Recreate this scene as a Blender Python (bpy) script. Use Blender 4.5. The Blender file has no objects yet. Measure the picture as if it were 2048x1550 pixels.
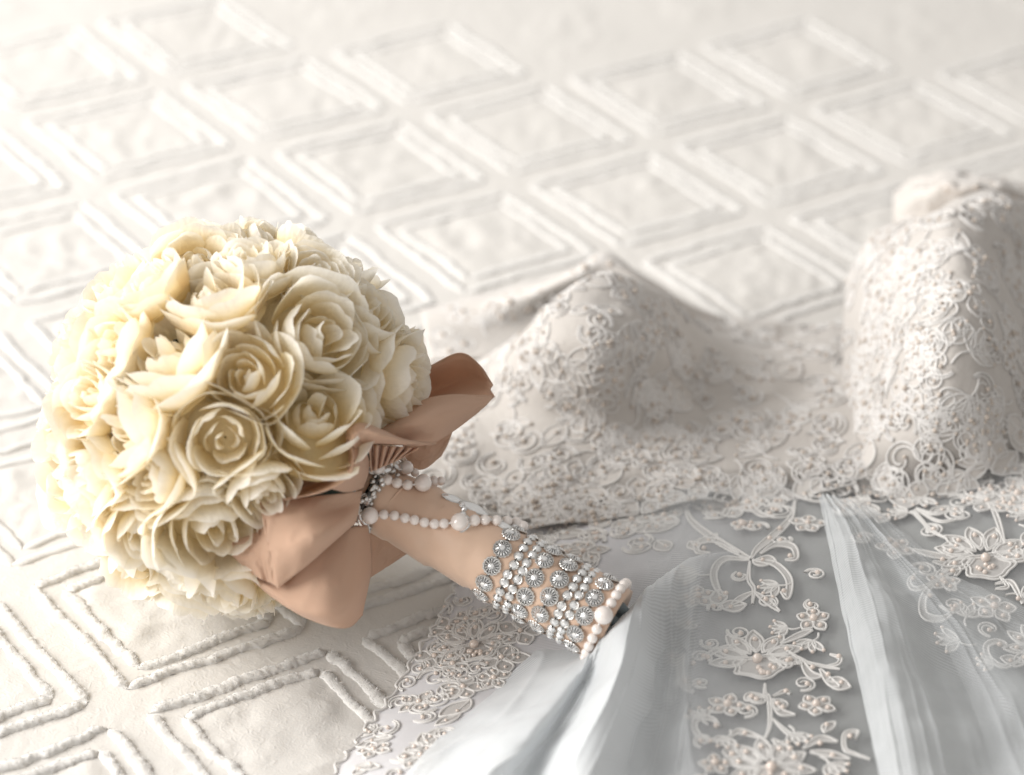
import bpy, bmesh, math, random
import numpy as np
from mathutils import Vector, Matrix
from mathutils.bvhtree import BVHTree

rng = np.random.default_rng(7)
random.seed(7)
sc = bpy.context.scene
col = sc.collection
R = math.radians

# ------------------------------------------------------------------ camera
CELL = 0.115                       # one diamond of the bedspread, metres
F = 5500.0                         # focal length in photo pixels (2048 wide)
PITCH, ROLL, DIST = R(30.85), R(3.71), 12.967 * CELL
CAM = np.array([0, -DIST * math.cos(PITCH), DIST * math.sin(PITCH)])
FW = np.array([0, math.cos(PITCH), -math.sin(PITCH)])
_r, _u = np.array([1.0, 0, 0]), np.array([0, math.sin(PITCH), math.cos(PITCH)])
RT = _r * math.cos(ROLL) + _u * math.sin(ROLL)
UP = -_r * math.sin(ROLL) + _u * math.cos(ROLL)

def ray(u, v):
    return FW + RT * ((u - 1024) / F) + UP * ((775 - v) / F)
def at_h(u, v, h):                 # point of the view ray at height h
    d = ray(u, v); return CAM + d * ((h - CAM[2]) / d[2])
def at_d(u, v, d):                 # point of the view ray at depth d
    return CAM + ray(u, v) * d
def depth(p): return float((np.asarray(p) - CAM) @ FW)
def to_px(P):
    W = np.asarray(P) - CAM; z = W @ FW
    return 1024 + F * (W @ RT) / z, 775 - F * (W @ UP) / z

cam = bpy.data.cameras.new('camera'); co = bpy.data.objects.new('camera', cam); col.objects.link(co)
co.matrix_world = Matrix(((RT[0], UP[0], -FW[0], CAM[0]), (RT[1], UP[1], -FW[1], CAM[1]),
                          (RT[2], UP[2], -FW[2], CAM[2]), (0, 0, 0, 1)))
cam.sensor_width = 36; cam.lens = F / 2048 * 36; cam.clip_end = 50; cam.clip_start = 0.05
cam.dof.use_dof = True; cam.dof.aperture_fstop = 4.4
cam.dof.focus_distance = depth(at_h(1000, 1120, 0.05))
cam.dof.aperture_blades = 7
sc.camera = co

# ------------------------------------------------------------------ light
w = bpy.data.worlds.new('World'); sc.world = w; w.use_nodes = True
w.node_tree.nodes['Background'].inputs[0].default_value = (1.0, 0.965, 0.925, 1)
w.node_tree.nodes['Background'].inputs[1].default_value = 0.43
def area(name, loc, target, sx, sy, power, colr, spread=180):
    l = bpy.data.lights.new(name, 'AREA'); l.shape = 'RECTANGLE'; l.size = sx; l.size_y = sy
    l.energy = power; l.color = colr; l.spread = R(spread)
    o = bpy.data.objects.new(name, l); col.objects.link(o); o.location = loc
    o.rotation_euler = (Vector(target) - Vector(loc)).to_track_quat('-Z', 'Y').to_euler()
    return o
area('window_light', (-2.4, 0.72, 1.38), (0, 0.05, 0), 1.5, 1.1, 55, (1.0, 0.985, 0.96))
area('side_fill_light', (-1.9, -0.72, 0.88), (0, 0.05, 0), 1.8, 1.2, 55, (1.0, 0.985, 0.965))  # added soft fill lamp, front left; no window is known there
sc.view_settings.view_transform = 'Standard'; sc.view_settings.look = 'None'
sc.view_settings.exposure = .22; sc.view_settings.gamma = 1
sc.render.engine = 'CYCLES'
sc.cycles.use_denoising = True
sc.cycles.max_bounces = 10; sc.cycles.transparent_max_bounces = 16
sc.cycles.diffuse_bounces = 5

# ------------------------------------------------------------------ helpers
def vnoise(x, y, seed=0):
    x = np.asarray(x, float); y = np.asarray(y, float)
    xi = np.floor(x).astype(np.int64); yi = np.floor(y).astype(np.int64)
    fx = x - xi; fy = y - yi
    fx = fx * fx * fx * (fx * (fx * 6 - 15) + 10); fy = fy * fy * fy * (fy * (fy * 6 - 15) + 10)
    def h(a, b):
        n = (a * 374761393 + b * 668265263 + seed * 982451653) & 0x7fffffff
        n = ((n ^ (n >> 13)) * 1274126177) & 0x7fffffff
        return ((n ^ (n >> 16)) & 0xffff) / 32767.5 - 1
    a, b, c, d = h(xi, yi), h(xi + 1, yi), h(xi, yi + 1), h(xi + 1, yi + 1)
    return (a + (b - a) * fx) * (1 - fy) + (c + (d - c) * fx) * fy
def fbm(x, y, seed=0, o=4):
    s = 0; a = 1.0
    for k in range(o):
        s = s + a * vnoise(x * 2 ** k, y * 2 ** k, seed + k); a *= 0.5
    return s

def mesh(name, V, Fc, mat, smooth=True, attr=None, mats=None, midx=None):
    me = bpy.data.meshes.new(name)
    me.from_pydata([tuple(map(float, p)) for p in V], [], Fc)
    if smooth: me.polygons.foreach_set('use_smooth', [True] * len(me.polygons))
    for m in (mats or [mat]): me.materials.append(m)
    if midx is not None: me.polygons.foreach_set('material_index', midx)
    if attr:
        for k, a in attr.items():
            at = me.attributes.new(k, 'FLOAT', 'POINT'); at.data.foreach_set('value', np.asarray(a, np.float32))
    me.update(); return me
ORIG = {}
def link(name, me, parent=None, mw=None):
    o = bpy.data.objects.new(name, me); col.objects.link(o)
    if mw is not None: o.matrix_basis = mw
    if parent is not None:
        o.parent = parent
        if parent.name in ORIG: o.matrix_parent_inverse = Matrix.Translation(-ORIG[parent.name])
    return o
def part(name, V, Fc, mat, parent, **k):
    return link(name, mesh(name, V, Fc, mat, **k), parent)
def empty(name, loc, label=None, cat=None, kind=None):
    o = bpy.data.objects.new(name, None); col.objects.link(o); o.location = loc; o.empty_display_size = .02
    ORIG[o.name] = Vector(loc)
    if label: o['label'] = label
    if cat: o['category'] = cat
    if kind: o['kind'] = kind
    return o

class MB:                                        # collects geometry for one mesh
    def __init__(s): s.V = []; s.F = []; s.M = []; s.n = 0
    def add(s, V, Fc, m=0):
        s.V.extend(V); s.F.extend([tuple(i + s.n for i in f) for f in Fc]); s.M.extend([m] * len(Fc)); s.n += len(V)
    def build(s, name, mats, parent, smooth=True):
        return part(name, s.V, s.F, None, parent, mats=mats, midx=s.M, smooth=smooth)

def grid_faces(n, m, closed=False):
    f = []
    for i in range(n - 1):
        for j in range(m if closed else m - 1):
            k = (j + 1) % m
            f.append((i * m + j, i * m + k, (i + 1) * m + k, (i + 1) * m + j))
    return f
def cr(P, n):                                    # Catmull-Rom through P (axis 0), n samples
    P = np.asarray(P, float); k = len(P)
    if k == 2:
        t = np.linspace(0, 1, n).reshape((-1,) + (1,) * (P.ndim - 1)); return P[0] * (1 - t) + P[1] * t
    Q = np.concatenate([2 * P[:1] - P[1:2], P, 2 * P[-1:] - P[-2:-1]])
    t = np.linspace(0, k - 1, n); i = np.minimum(t.astype(int), k - 2); f = (t - i).reshape((-1,) + (1,) * (P.ndim - 1))
    a, b, c, d = Q[i], Q[i + 1], Q[i + 2], Q[i + 3]
    return .5 * (2 * b + (c - a) * f + (2 * a - 5 * b + 4 * c - d) * f ** 2 + (3 * b - a - 3 * c + d) * f ** 3)
def net(rows, nv, nu):                           # rows of points -> smooth grid (nv, nu, 3)
    A = np.array([cr(r, nu) for r in rows]); return cr(A, nv)
def sphere(c, r, n=12, m=8, sq=(1, 1, 1)):
    V = []
    for i in range(m + 1):
        t = math.pi * i / m
        for j in range(n):
            p = 2 * math.pi * j / n
            V.append((c[0] + r * sq[0] * math.sin(t) * math.cos(p), c[1] + r * sq[1] * math.sin(t) * math.sin(p), c[2] + r * sq[2] * math.cos(t)))
    return V, grid_faces(m + 1, n, True)
def tube(P, r, n=6, taper=False, closed=False):
    P = np.asarray(P, float); k = len(P)
    if closed: T = np.roll(P, -1, 0) - np.roll(P, 1, 0)
    else: T = np.gradient(P, axis=0)
    T /= np.linalg.norm(T, axis=1)[:, None] + 1e-12
    ref = np.array([0, 0, 1.0]); V = []
    for i in range(k):
        a = np.cross(T[i], ref); l = np.linalg.norm(a)
        a = a / l if l > 1e-3 else np.array([1.0, 0, 0])
        b = np.cross(a, T[i])
        rr = r[i] if hasattr(r, '__len__') else r
        for j in range(n):
            an = 2 * math.pi * j / n
            V.append(P[i] + rr * (a * math.cos(an) + b * math.sin(an)))
    f = grid_faces(k, n, True)
    if closed:
        o = (k - 1) * n
        f += [(o + j, o + (j + 1) % n, (j + 1) % n, j) for j in range(n)]
    return V, f

# ------------------------------------------------------------------ materials
def mat(name):
    m = bpy.data.materials.new(name); m.use_nodes = True
    nt = m.node_tree; b = nt.nodes['Principled BSDF']; return m, nt, b
def node(nt, t, **k):
    n = nt.nodes.new(t)
    for a, v in k.items(): setattr(n, a, v)
    return n
def simple(name, c, rough=.6, metal=0, sheen=0, coat=0, bump=None, spec=None, sss=0):
    m, nt, b = mat(name)
    b.inputs['Base Color'].default_value = (*c, 1); b.inputs['Roughness'].default_value = rough
    b.inputs['Metallic'].default_value = metal; b.inputs['Sheen Weight'].default_value = sheen
    b.inputs['Coat Weight'].default_value = coat; b.inputs['Coat Roughness'].default_value = .12
    if spec is not None: b.inputs['Specular IOR Level'].default_value = spec
    if sss:
        b.inputs['Subsurface Weight'].default_value = sss; b.inputs['Subsurface Radius'].default_value = (.006, .004, .003)
    if bump:
        sc_, st, d = bump
        tc = node(nt, 'ShaderNodeTexCoord'); n = node(nt, 'ShaderNodeTexNoise')
        n.inputs['Scale'].default_value = sc_; n.inputs['Detail'].default_value = 4
        bp = node(nt, 'ShaderNodeBump'); bp.inputs['Strength'].default_value = st; bp.inputs['Distance'].default_value = d
        nt.links.new(tc.outputs['Object'], n.inputs['Vector']); nt.links.new(n.outputs['Fac'], bp.inputs['Height'])
        nt.links.new(bp.outputs['Normal'], b.inputs['Normal'])
        r = node(nt, 'ShaderNodeMapRange'); r.inputs['To Min'].default_value = .93; r.inputs['To Max'].default_value = 1.05
        mx = node(nt, 'ShaderNodeVectorMath', operation='SCALE'); mx.inputs[0].default_value = c
        nt.links.new(n.outputs['Fac'], r.inputs['Value']); nt.links.new(r.outputs['Result'], mx.inputs['Scale'])
        nt.links.new(mx.outputs['Vector'], b.inputs['Base Color'])
    return m
M_cotton = simple('cotton', (.665, .64, .605), .95, sheen=.2, bump=(900, .25, .0006), spec=.2)
nt = M_cotton.node_tree; bp0 = [n for n in nt.nodes if n.type == 'BUMP'][0]; tc = [n for n in nt.nodes if n.type == 'TEX_COORD'][0]
for scl, dst, st, dd in ((42, 1.6, .15, .004), (150, 2.5, .2, .0012)):
    nz = node(nt, 'ShaderNodeTexNoise'); nz.noise_type = 'RIDGED_MULTIFRACTAL'; nz.inputs['Scale'].default_value = scl; nz.inputs['Detail'].default_value = 3; nz.inputs['Distortion'].default_value = dst
    b2 = node(nt, 'ShaderNodeBump'); b2.inputs['Strength'].default_value = st; b2.inputs['Distance'].default_value = dd
    nt.links.new(tc.outputs['Object'], nz.inputs['Vector']); nt.links.new(nz.outputs['Fac'], b2.inputs['Height'])
    nt.links.new(b2.outputs['Normal'], bp0.inputs['Normal']); bp0 = b2
M_tuft = simple('chenille_tuft', (.70, .682, .655), 1, sheen=.35, bump=(1600, .5, .0008), spec=.1)
M_silver = simple('silver', (.66, .65, .63), .34, metal=1)
M_silverdark = simple('dark_silver', (.10, .095, .09), .35, metal=1)  # dark metal for chain rings, collar core and stone backings
M_crystal = simple('crystal', (.92, .925, .925), .12, metal=.62, coat=.6)
M_pearl = simple('pearl', (.87, .80, .755), .13, coat=1, spec=.8)
M_bead = simple('lace_bead', (.70, .60, .53), .22, coat=.8)
M_cordb = simple('bodice_cord', (.66, .64, .62), .5, sheen=.3, bump=(2500, .3, .0004))
M_fillb = simple('bodice_embroidery', (.58, .545, .51), .6, sheen=.3, bump=(1800, .6, .0006))
M_beadb = simple('bodice_bead', (.52, .45, .39), .3, coat=.5)
M_cord = simple('lace_cord', (.68, .66, .635), .4, sheen=.4, bump=(2500, .3, .0004))
M_fill = simple('lace_embroidery', (.47, .45, .43), .55, sheen=.3, bump=(1800, .6, .0006))
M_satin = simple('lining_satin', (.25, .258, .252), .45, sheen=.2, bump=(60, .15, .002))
M_bodice = simple('bodice_net', (.56, .525, .49), .6, sheen=.3, bump=(420, .4, .0012))
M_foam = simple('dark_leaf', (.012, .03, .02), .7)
M_stem = simple('cut_stem', (.16, .2, .22), .6)

def translucent_cloth(name, c, trans, rough, sheen, bump_s, stripes=None, alpha=1.0, alpha_var=0.0, tc_col=None):
    m, nt, b = mat(name); out = nt.nodes['Material Output']
    b.inputs['Base Color'].default_value = (*c, 1); b.inputs['Roughness'].default_value = rough
    b.inputs['Sheen Weight'].default_value = sheen; b.inputs['Specular IOR Level'].default_value = .3
    tr = node(nt, 'ShaderNodeBsdfTranslucent'); tr.inputs[0].default_value = (*(tc_col or c), 1)
    mx = node(nt, 'ShaderNodeMixShader'); mx.inputs[0].default_value = trans
    nt.links.new(b.outputs[0], mx.inputs[1]); nt.links.new(tr.outputs[0], mx.inputs[2])
    last = mx.outputs[0]
    tc = node(nt, 'ShaderNodeTexCoord')
    if bump_s:
        n = node(nt, 'ShaderNodeTexNoise'); n.inputs['Scale'].default_value = bump_s[0]; n.inputs['Detail'].default_value = 3
        bp = node(nt, 'ShaderNodeBump'); bp.inputs['Strength'].default_value = bump_s[1]; bp.inputs['Distance'].default_value = bump_s[2]
        nt.links.new(tc.outputs['Object'], n.inputs['Vector']); nt.links.new(n.outputs['Fac'], bp.inputs['Height'])
        nt.links.new(bp.outputs['Normal'], b.inputs['Normal'])
    if alpha < 1:                                 # net: density of the weave, thread lines, closing up when seen edge-on
        at = node(nt, 'ShaderNodeAttribute', attribute_name='thread'); dn = node(nt, 'ShaderNodeAttribute', attribute_name='dens')
        sn = node(nt, 'ShaderNodeMath', operation='SINE'); nt.links.new(at.outputs['Fac'], sn.inputs[0])
        ns = node(nt, 'ShaderNodeTexNoise'); ns.inputs['Scale'].default_value = 48; ns.inputs['Detail'].default_value = 3
        nt.links.new(tc.outputs['Object'], ns.inputs['Vector'])
        lw = node(nt, 'ShaderNodeLayerWeight'); lw.inputs['Blend'].default_value = .35
        m1 = node(nt, 'ShaderNodeMath', operation='MULTIPLY_ADD'); m1.inputs[1].default_value = alpha_var; m1.inputs[2].default_value = .8 if alpha < .8 else 1.2
        nt.links.new(sn.outputs[0], m1.inputs[0])
        m2 = node(nt, 'ShaderNodeMath', operation='MULTIPLY_ADD'); m2.inputs[1].default_value = .45
        nt.links.new(ns.outputs['Fac'], m2.inputs[0]); nt.links.new(m1.outputs[0], m2.inputs[2])
        m3 = node(nt, 'ShaderNodeMath', operation='MULTIPLY_ADD'); m3.inputs[1].default_value = .6
        nt.links.new(lw.outputs['Facing'], m3.inputs[0]); nt.links.new(m2.outputs[0], m3.inputs[2])
        m4 = node(nt, 'ShaderNodeMath', operation='MULTIPLY', use_clamp=True)
        nt.links.new(m3.outputs[0], m4.inputs[0]); nt.links.new(dn.outputs['Fac'], m4.inputs[1])
        tp = node(nt, 'ShaderNodeBsdfTransparent'); mt = node(nt, 'ShaderNodeMixShader')
        nt.links.new(m4.outputs[0], mt.inputs[0]); nt.links.new(tp.outputs[0], mt.inputs[1]); nt.links.new(last, mt.inputs[2])
        last = mt.outputs[0]
    nt.links.new(last, out.inputs[0]); return m
M_ribbon = translucent_cloth('ribbon_chiffon', (.735, .515, .38), .34, .9, .15, (1400, .25, .0006))
M_wrap = simple('handle_ribbon', (.705, .50, .37), .42, sheen=.3, bump=(90, .12, .002))
M_tulle = translucent_cloth('tulle', (.79, .815, .83), .3, .8, .3, None, alpha=.5, alpha_var=.13)
M_edge = translucent_cloth('lace_net', (.80, .79, .81), .3, .8, .3, None, alpha=.58, alpha_var=.10)

M_bodnet = translucent_cloth('bodice_net_edge', (.56, .525, .49), .1, .65, .3, (420, .35, .0012), alpha=.9, alpha_var=.03)
# petals: creamy silk, yellow towards the base of each petal
M_petal, nt, b = mat('petal_silk')
at = node(nt, 'ShaderNodeAttribute', attribute_name='tip')
ra = node(nt, 'ShaderNodeValToRGB'); e = ra.color_ramp.elements
e[0].position = 0; e[0].color = (.86, .62, .20, 1); e[1].position = 1; e[1].color = (.97, .95, .905, 1)
x = e.new(.4); x.color = (.95, .80, .46, 1); x = e.new(.75); x.color = (.965, .895, .735, 1)
nt.links.new(at.outputs['Fac'], ra.inputs[0])
oi = node(nt, 'ShaderNodeObjectInfo')
hs = node(nt, 'ShaderNodeHueSaturation'); mr = node(nt, 'ShaderNodeMapRange'); mr.inputs['To Min'].default_value = .75; mr.inputs['To Max'].default_value = 1.1
nt.links.new(oi.outputs['Random'], mr.inputs['Value']); nt.links.new(mr.outputs[0], hs.inputs['Saturation'])
nt.links.new(ra.outputs[0], hs.inputs['Color']); nt.links.new(hs.outputs[0], b.inputs['Base Color'])
b.inputs['Roughness'].default_value = .5; b.inputs['Sheen Weight'].default_value = .15; b.inputs['Specular IOR Level'].default_value = .35
tr = node(nt, 'ShaderNodeBsdfTranslucent'); nt.links.new(hs.outputs[0], tr.inputs[0])
mx = node(nt, 'ShaderNodeMixShader'); mx.inputs[0].default_value = .46
nt.links.new(b.outputs[0], mx.inputs[1]); nt.links.new(tr.outputs[0], mx.inputs[2])
nt.links.new(mx.outputs[0], nt.nodes['Material Output'].inputs[0])
tc = node(nt, 'ShaderNodeTexCoord'); wv = node(nt, 'ShaderNodeTexNoise'); wv.inputs['Scale'].default_value = 9
mp = node(nt, 'ShaderNodeMapping'); mp.inputs['Scale'].default_value = (1, 1, .25)
bp = node(nt, 'ShaderNodeBump'); bp.inputs['Strength'].default_value = .12; bp.inputs['Distance'].default_value = .05
nt.links.new(tc.outputs['Object'], mp.inputs[0]); nt.links.new(mp.outputs[0], wv.inputs['Vector'])
nt.links.new(wv.outputs['Fac'], bp.inputs['Height']); nt.links.new(bp.outputs[0], b.inputs['Normal'])

# ------------------------------------------------------------------ bedspread
LROT = R(-52.703); LA = np.array([math.cos(LROT), math.sin(LROT)]) * CELL; LB = np.array([-math.sin(LROT), math.cos(LROT)]) * CELL
LO = np.array([-2.1007, 3.1999]) * CELL
LI = np.linalg.inv(np.array([LA, LB]).T)
def bed_z(X, Y):
    X = np.asarray(X, float); Y = np.asarray(Y, float)
    q = np.stack([X - LO[0], Y - LO[1]], -1) @ LI.T
    fi = q - np.floor(q)
    ins = np.minimum(np.minimum(fi[..., 0], 1 - fi[..., 0]), np.minimum(fi[..., 1], 1 - fi[..., 1]))
    mask = np.clip((ins - .19) / .08, 0, 1)
    z = .0012 * fbm(X * 7, Y * 7, 3, 2)
    wr = 1 - np.abs(vnoise(X * 42 + 3 * vnoise(X * 14, Y * 14, 9), Y * 34 + 3 * vnoise(X * 12, Y * 15, 19), 21))
    z = z + 0.0014 * mask * wr ** 5 + .0004 * mask * fbm(X * 120, Y * 120, 31, 2)
    wr2 = 1 - np.abs(vnoise(X * 90, Y * 60, 55)); z = z + (.0003 + .0005 * mask) * wr2 ** 2
    return z - .004
fx = np.arange(-.44, .5, .0032); fy = np.arange(-.42, .30, .0032)
gx = np.concatenate([[-2, -1.5, -1, -.8, -.6, -.5], fx, [.53, .58, .65, .75, .9, 1.1, 1.5, 2]])
gy = np.concatenate([[-1.2, -.9, -.7, -.55, -.47], fy, np.arange(.31, .9, .008), [.92, 1, 1.2, 1.5, 2, 2.6]])
GX, GY = np.meshgrid(gx, gy)
V = np.stack([GX, GY, bed_z(GX, GY)], -1).reshape(-1, 3)
bed = empty('bedspread', (0, 0, 0), 'white cotton bedspread with raised chenille diamonds under the bouquet and dress', None, 'structure')
part('cotton_sheet', V, grid_faces(len(gy), len(gx)), M_cotton, bed)
def ridge(p0, p1, near):
    L = np.linalg.norm(p1 - p0); n = int(L / (.0009 if near else .004)) + 2; m = 9 if near else 6
    t = np.linspace(0, 1, n); d = (p1 - p0) / L; pr = np.array([-d[1], d[0]])
    sd = int(rng.integers(1e6))
    wob = .0012 * vnoise(t * L * 45, t * 0, sd) + .0008 * vnoise(t * L * 160, t * 0, sd + 5)
    C = p0 + (p1 - p0) * t[:, None] + pr * wob[:, None]
    ends = np.clip(np.minimum(t, 1 - t) * L / .004, .25, 1)
    a = np.linspace(-.15, math.pi + .15, m)
    g = fbm(t[:, None] * L * 620, a[None] * 2.2 + 7, sd, 3)
    rad = 1 + .20 * g * (1.0 if near else .4)
    w_ = .0031 * (1 + .18 * vnoise(t * L * 120, t * 0, sd + 2)); h_ = (.0017 if near else .0012) * (1 + .22 * vnoise(t * L * 200, t * 0, sd + 3))
    off = np.cos(a)[None] * w_[:, None] * rad * ends[:, None]; hh = np.sin(a)[None] * h_[:, None] * rad * ends[:, None]
    XY = C[:, None] + pr * off[..., None]
    base = bed_z(C[:, 0], C[:, 1])[:, None]
    P = np.concatenate([XY, (base + hh)[..., None]], -1).reshape(-1, 3)
    Fc = grid_faces(n, m); P = list(P)
    if near:                                     # loose cut threads along the cord
        for k in range(int(L / .00011)):
            i = rng.integers(1, n - 1); j = rng.integers(0, m); q = np.array(P[i * m + j])
            c = np.array([C[i][0], C[i][1], base[i][0] - .001]); o = q - c; o /= np.linalg.norm(o) + 1e-9
            o = o + rng.normal(0, .55, 3); o[2] = abs(o[2]) * .8; o /= np.linalg.norm(o)
            s = np.array([d[0], d[1], 0]) * rng.uniform(.00018, .0003); l = rng.uniform(.0004, .0013); b0 = len(P)
            P += [q - s - o * .0004, q + s - o * .0004, q + o * l]
            Fc += [(b0, b0 + 1, b0 + 2)]
    part('chenille_ridge', P, Fc, M_tuft, bed)
nr = 0
cells = []
for i in range(-6, 9):
    for j in range(-8, 8):
        c = LO + LA * (i + .5) + LB * (j + .5); u_, v_ = to_px([c[0], c[1], 0])
        if -220 < u_ < 2300 and -190 < v_ < 1780 and not (v_ > 900 and u_ > 1350) and not (u_ > 1250 and v_ > 760):
            cells.append((v_, i, j))
for v_, i, j in sorted(cells, reverse=True)[:37]:
    for ins in (.09, .185):
        pts = [LO + LA * (i + a) + LB * (j + b_) for a, b_ in ((ins, ins), (1 - ins, ins), (1 - ins, 1 - ins), (ins, 1 - ins))]
        for k in range(4): ridge(pts[k], pts[(k + 1) % 4], v_ > 1050); nr += 1

# ------------------------------------------------------------------ bouquet: place, size
BC = at_h(478, 842, .097); BD = depth(BC); BR = 392 * BD / F
HE = at_h(1204, 1238, .047); HD = HE - BC; HL = np.linalg.norm(HD); HD /= HL      # handle axis, ball centre -> end
foot = Vector((BC[0], BC[1], 0))
bouquet = empty('bridal_bouquet', foot, 'round bridal bouquet of cream silk roses with tan ribbon and a jewelled handle', 'bouquet')
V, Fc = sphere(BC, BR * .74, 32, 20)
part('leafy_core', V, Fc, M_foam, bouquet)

# ---- roses
def petal(phi, rt, zt, hw, rb, zb, curl, roll, ruf, lean, sd, nu=11, nv=11):
    rs = np.random.default_rng(sd); a1, a2, a3 = rs.uniform(0, 6.28, 3); notch = rs.uniform(0, .10); skew = rs.uniform(-.05, .05)
    u, v = np.meshgrid(np.linspace(-1, 1, nu), np.linspace(0, 1, nv))
    vv = v * (1 - .34 * np.abs(u) ** 2.7 - notch * np.exp(-(u / .22) ** 2) + skew * u * .6)
    wd = hw * (.35 + .65 * np.sin(np.minimum(vv * 1.25, 1) * math.pi / 2) ** .9)
    r = rb + (rt - rb) * np.sin(np.clip(vv, 0, 1) * math.pi / 2) ** .85
    z = zb + (zt - zb) * vv ** 1.45
    k = np.clip((vv - .62) / .38, 0, 1.3) ** 2
    r = r + curl * k; z = z - abs(curl) * .55 * k
    r = r + roll * np.abs(u) ** 3 * vv + lean * u * vv
    r = r + ruf * np.sin(3.1 * u + a1) * vv ** 2 + ruf * .6 * np.sin(7 * u + a2) * vv ** 4
    z = z + ruf * np.cos(4.2 * u + a3) * vv ** 3 + ruf * .5 * np.sin(9 * u + a1) * vv ** 5
    an = phi + u * wd
    P = np.stack([r * np.cos(an), r * np.sin(an), z], -1).reshape(-1, 3)
    return P, grid_faces(nv, nu), np.clip(vv, 0, 1).reshape(-1)
def rose_variant(k):
    rs = np.random.default_rng(100 + k); outer = []; inner = []; ph = rs.uniform(0, 6.28)
    op = rs.uniform(.85, 1.15)                      # how open
    L = [  # n, rt, zt, hw, rb, zb, curl, outer?
        (5, 1.04, .44, .80, .14, -.35, .10, True),
        (5, .88 * op, .66, .84, .12, -.25, -.02, True),
        (4, .64 * op, .74, .92, .10, -.18, -.02, False),
        (3, .46 * op, .76, 1.10, .08, -.14, -.05, False),
        (3, .30 * op, .74, 1.05, .05, -.10, -.05, False),
        (2, .16, .70, 1.5, .03, -.05, -.03, False)]
    if k % 3 == 1: L[3] = (3, .42, .60, 1.0, .08, -.14, -.08, False); L[4] = (3, .26, .52, 1.1, .05, -.1, -.06, False)
    if k % 3 == 2: L[1] = (4, .80, .70, 1.0, .12, -.25, -.04, True); L[2] = (4, .60, .80, 1.0, .1, -.18, -.10, False)
    for li, (n, rt, zt, hw, rb, zb, cu, out) in enumerate(L):
        ph += rs.uniform(.4, .9)
        for q in range(n):
            a = petal(ph + q * 2 * math.pi / n + rs.normal(0, .12), rt * rs.uniform(.93, 1.08), zt + rs.normal(0, .05),
                      hw * rs.uniform(.88, 1.12), rb, zb, cu + rs.normal(0, .07), rs.uniform(-.02, .10) * (1 if out else .4),
                      .036 if out else .026, rs.choice([-1, 1]) * .06 if False else .07 * (rt ** .5), int(rs.integers(1e6)))
            (outer if out else inner).append(a)
    t = np.linspace(0, 2 * math.pi, 25); rr = np.linspace(.02, .92, 8)     # added yellow floor disc that lightens the dark gaps between the whorls
    P = np.array([[(r * math.cos(a), r * math.sin(a), .30 - .50 * r ** 1.5) for a in t] for r in rr]).reshape(-1, 3)
    inner.append((P, grid_faces(8, 25), np.full(len(P), .50)))
    return outer, inner
VAR = [rose_variant(k) for k in range(12)]
def add_rose(i, p, nrm, rad, k, full):
    q = Vector(nrm).to_track_quat('Z', 'Y')
    mw = Matrix.Translation(Vector(p)) @ q.to_matrix().to_4x4() @ Matrix.Rotation(rng.uniform(0, 6.28), 4, 'Z') @ Matrix.Scale(rad, 4)
    M = np.array(mw); Mi = np.linalg.inv(M); base = BC + CEN[i] * BR * .8
    nb = [(BC + n * BR * .8 - base) for j, n in enumerate(CEN) if j != i]
    nb = [(d / np.linalg.norm(d), np.linalg.norm(d) * WID[i] / (WID[i] + WID[j + (j >= i)])) for j, d in enumerate(nb) if np.linalg.norm(d) < rad * 3.2]
    ov = rng.uniform(.75, 1.3)
    def press(P):                                 # neighbours push the petals back and up
        W = P @ M[:3, :3].T + M[:3, 3]
        for d, L in nb:
            s_ = (W - base) @ d; lim = .76 * L; w_ = .50 * L * ov
            ex = np.clip(s_ - lim, 0, None); ns = np.where(s_ > lim, lim + w_ * np.tanh(ex / w_), s_)
            dl = ns - s_
            W = W + dl[:, None] * d - dl[:, None] * .14 * np.asarray(nrm)
        if W[:, 2].min() < .002: W[:, 2] = np.where(W[:, 2] < .006, .002 + .004 * np.exp((W[:, 2] - .006) / .01), W[:, 2])
        return (W - M[:3, 3]) @ Mi[:3, :3].T
    outer, inner = VAR[k % len(VAR)]
    V = []; Fc = []; T = []; n = 0
    for P, f, t in (inner if full else inner + outer):
        V.extend(press(P)); Fc += [tuple(i_ + n for i_ in q_) for q_ in f]; T.extend(t); n += len(P)
    o = link('rose', mesh('rose', V, Fc, M_petal, attr={'tip': T}), bouquet, mw)
    if full:
        for P, f, t in outer: link('petal', mesh('petal', press(P), f, M_petal, attr={'tip': t}), o)
SEEN = [(445, 525, 80), (592, 520, 76), (522, 470, 58), (432, 622, 92), (615, 590, 70), (625, 680, 112), (350, 735, 118), (500, 770, 84), (452, 868, 98),
        (622, 855, 108), (770, 770, 98), (700, 535, 74), (785, 640, 80), (255, 590, 92), (190, 715, 84), (285, 860, 98), (150, 840, 84),
        (160, 965, 88), (225, 1010, 106), (412, 1035, 118), (382, 1150, 86), (280, 1110, 78), (490, 1180, 62), (845, 690, 56), (345, 500, 66)]
axis = HD
def on_ball(u_, v_, rb):
    d = ray(u_, v_); o = CAM - BC; A = d @ d; B = 2 * d @ o; disc = B * B - 4 * A * (o @ o - rb * rb)
    p = CAM + d * ((-B - math.sqrt(disc)) / (2 * A) if disc > 0 else -B / (2 * A))
    n = p - BC; return n / np.linalg.norm(n)
CEN = []; WID = []; RAD = []
for u_, v_, r_ in SEEN:
    CEN.append(on_ball(u_, v_, BR * .80)); WID.append(r_); RAD.append(r_ * BD / F * 1.22)
NS = len(CEN); gold = math.pi * (3 - math.sqrt(5))
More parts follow.
